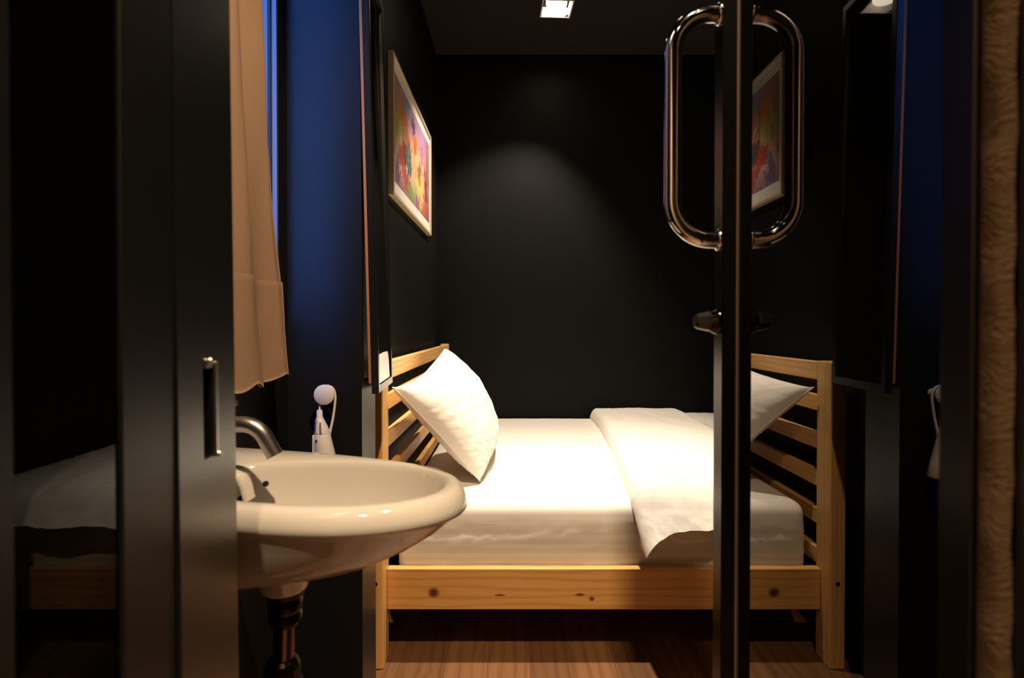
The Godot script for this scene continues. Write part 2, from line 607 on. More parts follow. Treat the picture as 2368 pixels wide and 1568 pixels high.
func window_and_curtain() -> void:
	var st := begin()
	var z0 := 0.62
	var z1 := 1.229
	slab(-0.70, -0.519, 0, CEIL, 0.27, z0, st)
	slab(-0.70, -0.519, 0, CEIL, z1 + 0.0005, 1.275, st)
	slab(-0.70, -0.519, 0, 1.03, z0, z1, st)
	slab(-0.70, -0.519, 2.25, CEIL, z0, z1, st)
	setting("wall_washbasin", st, mat.black_wall, "black wall beside the window that carries the washbasin", "wall")
	st = begin()
	slab(-0.70, -0.519, 0, CEIL, -1.2, 0.27, st)
	setting("wall_entrance", st, mat.entrance_wall, "warm beige wall on the left of the entrance, behind the viewer", "wall")
	st = begin()
	slab(-0.70, -0.5205, 1.03, 2.25, z1 - 0.004, z1, st)
	slab(-0.70, -0.5205, 1.03, 1.036, z0, z1 - 0.004, st)
	var w := setting("window_1", st, mat.reveal_paint, "tall window in blue daylight behind the beige curtain", "window")
	st = begin()
	slab(-0.538, -0.531, 1.036, 2.25, z1 - 0.010, z1 - 0.004, st, 0.001)
	part(w, "stop_bead", st, mat.black_soft)
	st = begin()
	slab(-0.67, -0.63, 1.036, 2.25, z1 - 0.05, z1 - 0.004, st, 0.003)
	slab(-0.67, -0.63, 1.036, 2.25, z0, z0 + 0.05, st, 0.003)
	slab(-0.67, -0.63, 2.20, 2.25, z0 + 0.05, z1 - 0.05, st, 0.003)
	slab(-0.67, -0.63, 1.036, 1.09, z0 + 0.05, z1 - 0.05, st, 0.003)
	part(w, "window_frame", st, mat.black_soft)
	st = begin()
	slab(-0.652, -0.648, 1.08, 2.21, z0 + 0.045, z1 - 0.045, st)
	part(w, "pane", st, mat.pane)
	# curtain: folds run along the wall; its far edge hangs slightly away towards the partition
	var c := base("window_curtain", D(-0.47, 0.9, 1.0), "heavy beige curtain with a deep sewn hem hanging at the window by the washbasin", "curtain")
	var f := func(s: float, y: float, off: float) -> Vector3:
		var t := clampf((1.55 - y) / 0.65, -1.6, 1.0)    # 0 at the top of the view, 1 at the hem
		var far := 1.045 + 0.085 * t
		var d := lerpf(0.72, far, s)
		var fold := sin((d - far) * TAU / 0.17 + 1.15) * (0.017 + 0.006 * t) + 0.005 * sin(d * 61.0 + y * 2.0)
		fold += 0.003 * lumps.get_noise_2d(d * 9.0, y * 3.0)
		var curl := -0.02 * smoothstep(0.93, 1.0, s)
		return D(-0.466 + fold + curl + off, y, d) - c.position
	var bottom := func(s: float) -> float:
		return 0.898 + 0.006 * sin(s * 34.0) - 0.010 * (1.0 - s)
	var seam := 1.088
	var st2 := begin()
	var top := CEIL
	for side in [0.0, -0.003]:
		grid(st2, 90, 40, func(u: float, v: float) -> Vector3: return f.call(u, lerpf(top, seam - 0.004, v), side), 0, side == 0.0)
	grid(st2, 1, 40, func(u: float, v: float) -> Vector3: return f.call(1.0, lerpf(top, seam - 0.004, v), -0.003 * u))
	part(c, "cloth", st2, mat.curtain_cloth)
	st2 = begin()
	for side in [0.003, -0.0045]:
		grid(st2, 90, 30, func(u: float, v: float) -> Vector3: return f.call(u, lerpf(seam, bottom.call(u), v), side - (0.0012 if v < 0.01 else 0.0) * (1 if side > 0 else 0)), 0, side > 0)
	grid(st2, 1, 30, func(u: float, v: float) -> Vector3: return f.call(1.0, lerpf(seam, bottom.call(1.0), v), 0.003 - 0.0075 * u))
	grid(st2, 90, 1, func(u: float, v: float) -> Vector3: return f.call(u, bottom.call(u), 0.003 - 0.0075 * v))
	part(c, "hem", st2, mat.curtain_cloth)


# ---------------------------------------------------------------- near frames and doors
func left_side_panel() -> void:
	# door post with the lock's strike slot
	var st := begin()
	var y0 := 0.889
	var y1 := 0.9665
	slab(-0.505, -0.262, 0.0, 2.15, 0.432, 0.4665, st)
	slab(-0.505, -0.262, 0.0, 2.15, 0.4840, 0.520, st)
	slab(-0.505, -0.262, 0.0, y0, 0.4665, 0.4840, st)
	slab(-0.505, -0.262, y1, 2.15, 0.4665, 0.4840, st)
	slab(-0.505, -0.285, y0, y1, 0.4665, 0.4840, st)
	var jamb := setting("trim_1", st, mat.jamb_metal, "satin black metal door post on the left with a lock slot", "door post")
	jamb.transform = Transform3D(Basis(Vector3.BACK, 0.008), Vector3.ZERO).translated(Vector3(0.0, 0.0, 0.0))
	jamb.position = Vector3(1.0 - cos(0.008), 0, 0) + Vector3(sin(0.008) * 1.0, 0, 0)
	st = begin()
	slab(-0.2635, -0.2605, y0, y1 + 0.005, 0.4838, 0.4890, st, 0.0006)
	slab(-0.2635, -0.2605, y1, y1 + 0.008, 0.470, 0.480, st, 0.0008)
	part(jamb, "strike_plate", st, mat.steel)
	for y in [y1 + 0.006, y0 + 0.001]:
		st = begin()
		lathe(st, [[0.0, 0.003], [0.002, 0.0027], [0.003, 0.0012], [0.003, 0.0], [0.0, 0.0]], 16, 0, 0.0, Transform3D(Basis(Vector3.BACK, -PI / 2), Vector3(-0.2608, y, -0.475 if y > 0.93 else -0.487)))
		part(jamb, "screw", st, mat.steel)
	# narrow dark glass leaf beside it
	st = begin()
	slab(-0.305, -0.2635, 0.0, 2.12, 0.373, 0.4305, st, 0.001)
	slab(-0.305, -0.2635, 0.0, 2.12, 0.20, 0.292, st, 0.001)
	slab(-0.305, -0.2635, 2.03, 2.12, 0.292, 0.373, st)
	slab(-0.305, -0.2635, 0.0, 0.10, 0.292, 0.373, st)
	var leaf := setting("window_2", st, mat.black_metal, "black framed narrow pane of dark glass left of the door post, faintly mirroring the bed", "glass panel")
	st = begin()
	slab(-0.280, -0.2665, 0.10, 2.03, 0.292, 0.373, st)
	part(leaf, "glass", st, mat.side_glass)


func open_door() -> void:
	var face := 0.2545
	var glass := 0.2725
	var st := begin()
	slab(face, 0.3005, 0.012, 2.12, 0.673, 0.7015, st, 0.0012)
	slab(face, 0.3005, 0.012, 2.12, 0.3065, 0.3310, st, 0.0012)
	slab(face, 0.3005, 0.012, 0.10, 0.3310, 0.673, st)
	slab(face, 0.3005, 2.03, 2.12, 0.3310, 0.673, st)
	var o := setting("door_1", st, mat.stile_metal, "open door of dark mirroring glass in a slim black frame with a bright pull handle", "door")
	st = begin()
	slab(glass, 0.2825, 0.09, 2.04, 0.316, 0.676, st)
	part(o, "glass", st, mat.dark_glass).set_meta("label", "dark glass that mirrors the bed and the picture")
	st = begin()
	slab(glass - 0.0022, glass + 0.0005, 0.10, 2.03, 0.6695, 0.6735, st, 0.0008)
	part(o, "gasket", st, mat.gasket)
	# pull handle
	var hx := 0.1975
	var yt := 1.384
	var yb := 1.107
	var d := 0.6865
	var r := 0.047
	var path := PackedVector3Array()
	path.append(D(face, yt, d))
	path.append_array(arc(D(hx + r, yt - r, d), Vector3(0, r, 0), Vector3(-r, 0, 0), 16))
	path.append_array(arc(D(hx + r, yb + r, d), Vector3(-r, 0, 0), Vector3(0, -r, 0), 16))
	path.append(D(face, yb, d))
	st = begin()
	tube(st, path, 0.0106, 36, false)
	var h := part(o, "pull_handle", st, mat.chrome)
	h.set_meta("label", "polished steel pull handle")
	for y in [yt, yb]:
		st = begin()
		lathe(st, [[0.0, 0.0], [0.0135, 0.0], [0.0135, 0.002], [0.0125, 0.0035], [0.0106, 0.0042]], 36, 0, 0.0, Transform3D(Basis(Vector3.BACK, PI / 2), D(face, y, d)))
		part(h, "flange", st, mat.chrome)
		st = begin()
		lathe(st, [[0.0, 0.0012], [0.0018, 0.0008], [0.0022, -0.0006], [0.0, -0.0006]], 14, 0, 0.0, Transform3D(Basis(Vector3.RIGHT, PI / 2), D(face - 0.008, y + 0.002, d - 0.0104)))
		part(h, "set_screw", st, mat.brass_dull)
	# thumb turn of the lock
	var kx := Transform3D(Basis(Vector3.BACK, PI / 2), D(face, 1.006, 0.687))
	st = begin()
	lathe(st, [[0.0, 0.0], [0.0165, 0.0], [0.0165, 0.002], [0.0150, 0.0055], [0.0125, 0.0105], [0.0, 0.0105]], 32, 0, 0.0, kx)
	var tt := part(o, "lock_rose", st, mat.dark_chrome)
	st = begin()
	lathe(st, [[0.0, 0.009], [0.0128, 0.009], [0.0125, 0.014], [0.0095, 0.0265], [0.007, 0.0295], [0.0, 0.0295]], 8, -1, 0.2, kx)
	part(tt, "thumb_turn", st, mat.black_metal)
	# frame of the doorway at the hinge side, with a worn pile seal
	st = begin()
	slab(0.262, 0.40, 0.0, 2.15, 0.20, 0.2885, st, 0.001)
	var post := setting("trim_2", st, mat.black_metal, "black door frame post at the far right edge", "door post")
	st = begin()
	var ragged := func(u: float, v: float) -> Vector3:
		var y := lerpf(0.0, 2.14, v)
		var n := 0.0016 * lumps.get_noise_2d(y * 26.0, 3.0) + 0.0007 * lumps.get_noise_2d(y * 90.0, 8.0)
		var a := [[0.2615, 0.2885], [0.2565, 0.2893], [0.2545, 0.2915], [0.2540, 0.3000], [0.2555, 0.3040], [0.2640, 0.3055]]
		var k := mini(int(u * 5.0 + 0.01), 5)
		return D(a[k][0] + n, y, a[k][1] + (n * 1.6 if k > 2 else 0.0))
	grid(st, 5, 260, ragged)
	part(post, "pile_seal", st, mat.brush_pile).set_meta("label", "frayed beige pile strip along the door frame")


# ---------------------------------------------------------------- bed
const HX := -0.3775      # inner face of the headboard
const X_FOOT := 1.22


func wood(o: Node3D, called: String, length: float, h: float, thick: float, t: Transform3D, m: Material, r := 0.003) -> MeshInstance3D:
	var st := begin()
	box(st, Vector3(-length / 2, -h / 2, -thick / 2), Vector3(length / 2, h / 2, thick / 2), r, Vector2(rng.randf() if m == mat.pine else 0.0, rng.randf() if m == mat.pine else 0.0))
	return part(o, called, st, m, t)


func bed() -> void:
	var o := base("bed_frame", D(0.35, 0.0, 2.45), "pine bed frame with a slatted headboard standing along the black wall", "bed")
	var p := o.position
	var up := Basis(Vector3.BACK, PI / 2)
	var away := Basis(Vector3.UP, PI / 2)
	for d in [1.639, 3.241]:     # headboard posts
		var post := wood(o, "post", 0.896, 0.044, 0.078, Transform3D(up, D(HX - 0.022, 0.448, d) - p), mat.pine)
		if d < 2.0:
			for y in [0.866, 0.25]:
				var st := begin()
				lathe(st, [[0.0, 0.0015], [0.004, 0.0015], [0.0065, 0.0005], [0.007, -0.001], [0.0, -0.001]], 20, 0, 0.0, Transform3D(Basis(Vector3.BACK, -PI / 2) * Basis(Vector3.RIGHT, PI / 2), Vector3(y - 0.448, 0.0, 0.039)))
				part(post, "bolt", st, mat.black_soft)
	wood(o, "top_rail", 1.524, 0.056, 0.024, Transform3D(away, D(HX - 0.014, 0.865, 2.44) - p), mat.pine)
	for y in [0.767, 0.651, 0.536, 0.421, 0.30]:
		wood(o, "slat", 1.524, 0.050, 0.020, Transform3D(away, D(HX - 0.016, y, 2.44) - p), mat.pine)
	var rl := X_FOOT - HX
	wood(o, "side_rail", rl, 0.125, 0.025, Transform3D(Basis.IDENTITY, D((X_FOOT + HX) / 2, 0.2125, 1.6615) - p), mat.pine_rail)
	wood(o, "side_rail", rl, 0.125, 0.025, Transform3D(Basis.IDENTITY, D((X_FOOT + HX) / 2, 0.2125, 3.2215) - p), mat.pine_rail)
	for d in [1.639, 3.241]:
		wood(o, "foot_post", 0.30, 0.044, 0.078, Transform3D(up, D(X_FOOT + 0.022, 0.15, d) - p), mat.pine)
	wood(o, "end_rail", 1.524, 0.125, 0.025, Transform3D(away, D(X_FOOT + 0.015, 0.2125, 2.44) - p), mat.pine)
	for k in 9:
		wood(o, "base_slat", 1.53, 0.014, 0.06, Transform3D(away * Basis(Vector3.RIGHT, PI / 2), D(-0.25 + k * 0.155, 0.193, 2.44) - p), mat.pine, 0.002)


func rounded(st: SurfaceTool, lo: Vector3, hi: Vector3, r: float, step: float, shape: Callable) -> void:
	# Soft box in fine cells; shape moves (point, outward) to its place.
	var c := (lo + hi) / 2
	var h := (hi - lo) / 2
	var lists: Array = []
	for ax in 3:
		var l: Array = []
		for k in 7:
			l.append(-h[ax] + r * (1.0 - cos(PI / 2 * k / 6.0)))
		var n := maxi(1, int(ceil((2 * h[ax] - 2 * r) / step)))
		for k in range(1, n):
			l.append(-h[ax] + r + (2 * h[ax] - 2 * r) * k / n)
		for k in 7:
			l.append(h[ax] - r * (1.0 - cos(PI / 2 * (6 - k) / 6.0)))
		lists.append(l)
	for ax in 3:
		var i := (ax + 1) % 3
		var j := (ax + 2) % 3
		for s in [-1.0, 1.0]:
			var f := func(u: float, v: float) -> Vector3:
				var q := Vector3.ZERO
				q[ax] = s * h[ax]
				q[i] = u
				q[j] = v
				var inner := Vector3(clampf(q.x, -h.x + r, h.x - r), clampf(q.y, -h.y + r, h.y - r), clampf(q.z, -h.z + r, h.z - r))
				var n := (q - inner).normalized()
				return shape.call(c + inner + n * r, n)
			grid(st, lists[i].size() - 1, lists[j].size() - 1, f, 0, s > 0, lists[i], lists[j])


func bedding() -> void:
	var top := 0.459
	# mattress
	var o := base("mattress", D(0.35, 0.2, 2.45), "thick mattress in a white striped fitted sheet, slightly creased at its side", "mattress")
	var p := o.position
	var shape := func(q: Vector3, n: Vector3) -> Vector3:
		var front := clampf(n.z, 0.0, 1.0)
		var low := smoothstep(top - 0.02, top - 0.12, q.y)
		var bulge := 0.008 * sin(clampf((q.y - 0.2) / 0.26, 0.0, 1.0) * PI)
		var wr := 0.0050 * lumps.get_noise_2d(q.x * 2.6 + q.y * 4.0, q.y * 42.0) + 0.0035 * pow(absf(lumps.get_noise_2d(q.x * 7.0 - q.y * 9.0 + 11.0, q.y * 75.0)), 0.6)
		var ridge := absf(q.y - 0.398 - 0.004 * sin(q.x * 3.0))
		wr += 0.0035 * exp(-ridge * ridge / 0.000012)
		var d := front * (bulge + wr * low) + maxf(n.y, 0.0) * 0.0015 * lumps.get_noise_2d(q.x * 3.0, q.z * 6.0)
		return q + n * d - p
	var st := begin()
	rounded(st, Vector3(-0.352, 0.2, -3.268), Vector3(1.19, top, -1.683), 0.035, 0.012, shape)
	part(o, "fitted_sheet", st, mat.cotton)
	# pillow leaning on the headboard
	var pl := base("pillow", D(-0.2, top, 2.1), "plump white pillow propped against the slatted headboard", "pillow")
	var pp := pl.position
	var tn := D(-0.362, 0.816, 1.668)
	var tf := D(-0.292, 0.905, 2.37)
	var bn := D(-0.112, 0.472, 1.885)
	var bf := D(-0.085, 0.470, 2.55)
	var nrm := (tf - tn).cross(bn - tn).normalized()
	if nrm.x < 0:
		nrm = -nrm
	var pf := func(u: float, v: float, s: float) -> Vector3:
		var e := (0.03 * sin(u * PI) if v > 0.5 else -0.06 * sin(pow(u, 0.75) * PI)) * pow(absf(2 * v - 1), 3.0)
		var e2 := 0.02 * sin(v * PI) * (1.0 if u > 0.5 else -1.0) * pow(absf(2 * u - 1), 3.0)
		var uu := u - e2
		var vv := v - e
		var q := tn.lerp(tf, uu).lerp(bn.lerp(bf, uu), vv)
		var t := pow(maxf(sin(u * PI), 0.0), 0.50) * pow(maxf(sin(pow(v, 0.85) * PI), 0.0), 0.42)
		var edge := 1.0 - t
		var wr := 0.010 * lumps.get_noise_3d(u * 4.0 + v * 2.0, v * 3.0, s * 2.0) * sqrt(t)
		wr += 0.009 * absf(lumps.get_noise_3d(u * 9.0 - v * 4.0, v * 7.0 + 4.0, s)) * sqrt(t) * (0.15 + smoothstep(0.35, 0.9, edge) + 0.7 * smoothstep(0.55, 0.95, v))
		var th := (0.128 if s > 0 else 0.075) * t + wr
		return q + nrm * s * th - pp
	st = begin()
	grid(st, 90, 70, func(u: float, v: float) -> Vector3: return pf.call(u, v, 1.0), 0, true)
	grid(st, 90, 70, func(u: float, v: float) -> Vector3: return pf.call(u, v, -1.0), 1, false)
	part(pl, "pillowcase", st, mat.cotton_plain)
	var seam := PackedVector3Array()
	for k in 41:
		seam.append(pf.call(0.0, k / 40.0, 1.0))
	st = begin()
	tube(st, seam, 0.0028, 8)
	part(pl, "seam", st, mat.cotton_plain)
	# duvet: folded back over itself, its near side hanging over the mattress
	var dv := base("duvet", D(0.75, top, 2.45), "white duvet folded back in a thick band across the bed, one corner hanging over", "duvet")
	var dp := dv.position
	var keys := [[3.262, 0.4545], [2.94, 0.457], [2.425, 0.430], [1.947, 0.386], [1.70, 0.362], [1.60, 0.372], [1.40, 0.398]]
	var left_at := func(s: float) -> float:
		for k in keys.size() - 1:
			if s >= keys[k + 1][0]:
				return lerpf(keys[k + 1][1], keys[k][1], clampf((s - keys[k + 1][0]) / (keys[k][0] - keys[k + 1][0]), 0.0, 1.0))
		return keys[-1][1]
	var rc := 0.10
	var bend := deg_to_rad(47.0)
	# path down the bed for v: place, outward, unrolled distance
	var way := func(v: float, hem: float) -> Array:
		var z_start := 1.735
		var flat := 3.262 - z_start
		var curve := rc * bend
		var y_bend := top - rc * (1.0 - cos(bend))
		var drop := maxf(0.0, (y_bend - hem) / sin(bend))
		var s := v * (flat + curve + drop)
		if s < flat:
			return [D(0, top + 0.001, 3.262 - s), Vector3.UP, 3.262 - s]
		var a := minf(bend, (s - flat) / rc)
		var rest := maxf(0.0, s - flat - curve)
		return [D(0, top + 0.001 - rc * (1.0 - cos(a)) - rest * sin(bend), z_start - rc * sin(a) - rest * cos(bend)), Vector3(0, cos(a), sin(a)), 3.262 - s]
	var df := func(u: float, v: float) -> Vector3:
		# u: 0..0.25 the rounded fold at the left, then across to the foot
		var x_in := maxf(0.0, u - 0.2) / 0.8
		var in_from_edge := 0.042 * (1.0 - cos(PI / 2 * minf(u, 0.2) / 0.2)) + x_in * 0.78
		var hem := 0.388 - 0.052 * exp(-in_from_edge * 15.0) + 0.003 * sin(x_in * 23.0) * smoothstep(0.02, 0.2, x_in) + 0.004 * lumps.get_noise_2d(x_in * 12.0, 2.0)
		var w: Array = way.call(v, hem)
		var out: Vector3 = w[1]
		var hang := out.z
		var x0: float = left_at.call(w[2])
		var loft_ := lerpf(0.062, 0.034, hang)
		var band := lerpf(1.0, 0.52, smoothstep(0.46, 0.54, x_in * (1.20 - x0)))
		band = lerpf(band, 1.0, hang)
		var h := loft_ * band
		var x := x0
		if u < 0.2:
			var a := PI / 2 * u / 0.2
			x += 0.042 * (1.0 - cos(a)) - 0.0
			h *= sin(a)
		else:
			x = lerpf(x0 + 0.042, 1.205, x_in)
			if x_in > 0.96:
				h *= sqrt(maxf(0.0, 1.0 - pow((x_in - 0.96) / 0.04, 2.0)))
		var soft := smoothstep(0.0, 0.2, u)
		var crumple := 0.006 * lumps.get_noise_2d(x * 4.0, w[2] * 4.0) + 0.0022 * lumps.get_noise_2d(x * 14.0 + w[2] * 5.0, w[2] * 11.0)
		var near_hem := smoothstep(1.80, 1.50, w[2])
		crumple += near_hem * (0.007 * absf(lumps.get_noise_2d(x * 24.0 + w[2] * 6.0, w[2] * 5.0 + 7.0)) - 0.001)
		crumple += 0.0045 * sin((w[2] * 21.0 + x * 3.0)) * exp(-x_in * 26.0) * (0.25 + near_hem)
		var end := smoothstep(0.0, 0.012, v)
		var q: Vector3 = w[0]
		q.x = x
		return q + out * (h * lerpf(0.6, 1.0, end) + crumple * soft) - dp
	st = begin()
	var us: Array = []
	for k in 13:
		us.append(0.2 * k / 12.0)
	for k in range(1, 81):
		us.append(0.2 + 0.8 * k / 80.0)
	var vs: Array = []
	for k in 81:
		vs.append(0.78 * k / 80.0)
	for k in range(1, 61):
		vs.append(0.78 + 0.22 * k / 60.0)
	grid(st, us.size() - 1, vs.size() - 1, df, 0, true, us, vs)
	# bottom of the hem and the far end, closed down to the bed
	grid(st, us.size() - 1, 1, func(u: float, t: float) -> Vector3:
		var q: Vector3 = df.call(u, 1.0)
		return q if t < 0.5 else Vector3(q.x, q.y + 0.012, -1.6665 - dp.z), 1, true, us)
	grid(st, us.size() - 1, 1, func(u: float, t: float) -> Vector3:
		var q: Vector3 = df.call(u, 0.0)
		return q if t > 0.5 else Vector3(q.x, 0.001, q.z), 2, true, us)
	part(dv, "cover", st, mat.cotton)
	st = begin()
	var inner := func(u: float, v: float) -> Vector3:
		var x := lerpf(0.405, 1.18, u)
		var hem := 0.345 + 0.010 * smoothstep(0.0, 0.3, u) + 0.004 * sin(u * 31.0) + 0.004 * lumps.get_noise_2d(u * 20.0, 1.0)
		var y := lerpf(0.42, hem, v)
		var z := 1.659 - 0.006 * sin(v * PI * 0.5) - 0.007 * absf(lumps.get_noise_2d(u * 22.0, v * 3.0)) * v
		return D(x, y, z) - dp
	grid(st, 70, 12, inner, 0, false)
	grid(st, 70, 1, func(u: float, v: float) -> Vector3:
		var q: Vector3 = inner.call(u, 1.0)
		return q if v < 0.5 else Vector3(q.x, q.y + 0.002, -1.668 - dp.z), 1)
	part(dv, "under_layer", st, mat.cotton_plain)


# ---------------------------------------------------------------- picture and mirror
func frame_of(st: SurfaceTool, w: float, h: float, bar: float, depth: float, lip: float) -> void:
	# Mitred frame in the xy plane facing +z, outer size w x h, inner edge bevelled back by lip.
	st.set_smooth_group(-1)
	var c := 0.0015
	for s in 4:
		var hw := w / 2 if s % 2 == 0 else h / 2
		var hh := h / 2 if s % 2 == 0 else w / 2
		var q := Basis(Vector3.BACK, s * PI / 2)
		var row := func(x_in: float, z: float) -> Array:
			return [q * Vector3(-hw + x_in, -hh + x_in, z), q * Vector3(hw - x_in, -hh + x_in, z)]
		var prof := [[0.0, 0.0], [0.0, depth - c], [c, depth], [bar - c, depth], [bar, depth - c], [bar + lip * 0.2, depth - lip], [bar + lip * 0.2, 0.0]]
		for k in prof.size() - 1:
			var a: Array = row.call(prof[k][0], prof[k][1])
			var b: Array = row.call(prof[k + 1][0], prof[k + 1][1])
			quad(st, a[0], b[0], b[1], a[1])
		var a0: Array = row.call(prof[0][0], 0.0)
		var b0: Array = row.call(prof[-1][0], 0.0)
		quad(st, a0[0], a0[1], b0[1], b0[0])


func picture() -> void:
	var w := 0.93
	var h := 0.522
	var o := base("picture_frame", D(-0.454, 1.742, 2.487), "abstract colourful painting in a thin cream frame on the left wall above the headboard", "picture")
	o.rotation.y = PI / 2      # its face looks along +x; local +x runs towards the viewer's far side (-z)
	var st := begin()
	frame_of(st, w, h, 0.013, 0.021, 0.006)
	part(o, "frame", st, mat.cream_frame)
	st = begin()
	box(st, Vector3(-w / 2 + 0.012, -h / 2 + 0.012, 0.002), Vector3(w / 2 - 0.012, h / 2 - 0.012, 0.0135))
	part(o, "mount", st, mat.mat_board)
	st = begin()
	var a := Vector3(-w / 2 + 0.032, h / 2 - 0.056, 0.0142)
	var b := Vector3(w / 2 - 0.040, -h / 2 + 0.060, 0.0142)
	quad(st, Vector3(a.x, a.y, a.z), Vector3(b.x, a.y, a.z), Vector3(b.x, b.y, a.z), Vector3(a.x, b.y, a.z), Vector2(0, 0), Vector2(1, 0), Vector2(1, 1), Vector2(0, 1))
	for e in [[Vector3(a.x, a.y, 0), Vector3(b.x, a.y, 0)], [Vector3(b.x, a.y, 0), Vector3(b.x, b.y, 0)], [Vector3(b.x, b.y, 0), Vector3(a.x, b.y, 0)], [Vector3(a.x, b.y, 0), Vector3(a.x, a.y, 0)]]:
		var up := Vector3(0, 0, 0.0142)
		var dn := Vector3(0, 0, 0.0130)
		quad(st, e[0] + dn, e[1] + dn, e[1] + up, e[0] + up)
	part(o, "painting", st, mat.painting).set_meta("label", "abstract painting of orange, yellow and mauve strokes")


func framed_mirror() -> void:
	# hangs on the end of the partition, facing +x
	var w := 0.255
	var h := 1.022
	var turn := deg_to_rad(5.3)
	var o := base("wall_mirror", D(-0.318, 1.3555, 1.264) + Vector3(-sin(turn), 0, -cos(turn)) * w / 2 - Vector3(cos(turn), 0, -sin(turn)) * 0.0228, "narrow black framed mirror hung on the end of the partition between basin and bed", "mirror")
	o.basis = Basis(Vector3.UP, PI / 2 + turn) * Basis(Vector3.RIGHT, deg_to_rad(-1.3))
	var st := begin()
	box(st, Vector3(-w / 2 + 0.002, -h / 2 + 0.024, 0.0), Vector3(-w / 2 + 0.026, h / 2 - 0.02, 0.0068), 0.0005)
	part(o, "backing_board", st, mat.raw_board).set_meta("label", "raw brown backing board edge")
	st = begin()
	var f := begin()
	frame_of(f, w, h, 0.020, 0.016, 0.010)
	part(o, "frame", f, mat.black_frame, Transform3D(Basis.IDENTITY, Vector3(0, 0, 0.0068)))
	st = begin()
	box(st, Vector3(-w / 2 + 0.02, -h / 2 + 0.02, 0.0088), Vector3(w / 2 - 0.02, h / 2 - 0.02, 0.0118))
	part(o, "mirror_glass", st, mat.mirror_glass, Transform3D(Basis(Vector3.RIGHT, deg_to_rad(-0.85)), Vector3(0, 0, 0.001)))


# ---------------------------------------------------------------- washbasin
const BC := 0.718     # distance of the basin's middle
const RIM := 0.80
const FZ := 0.76


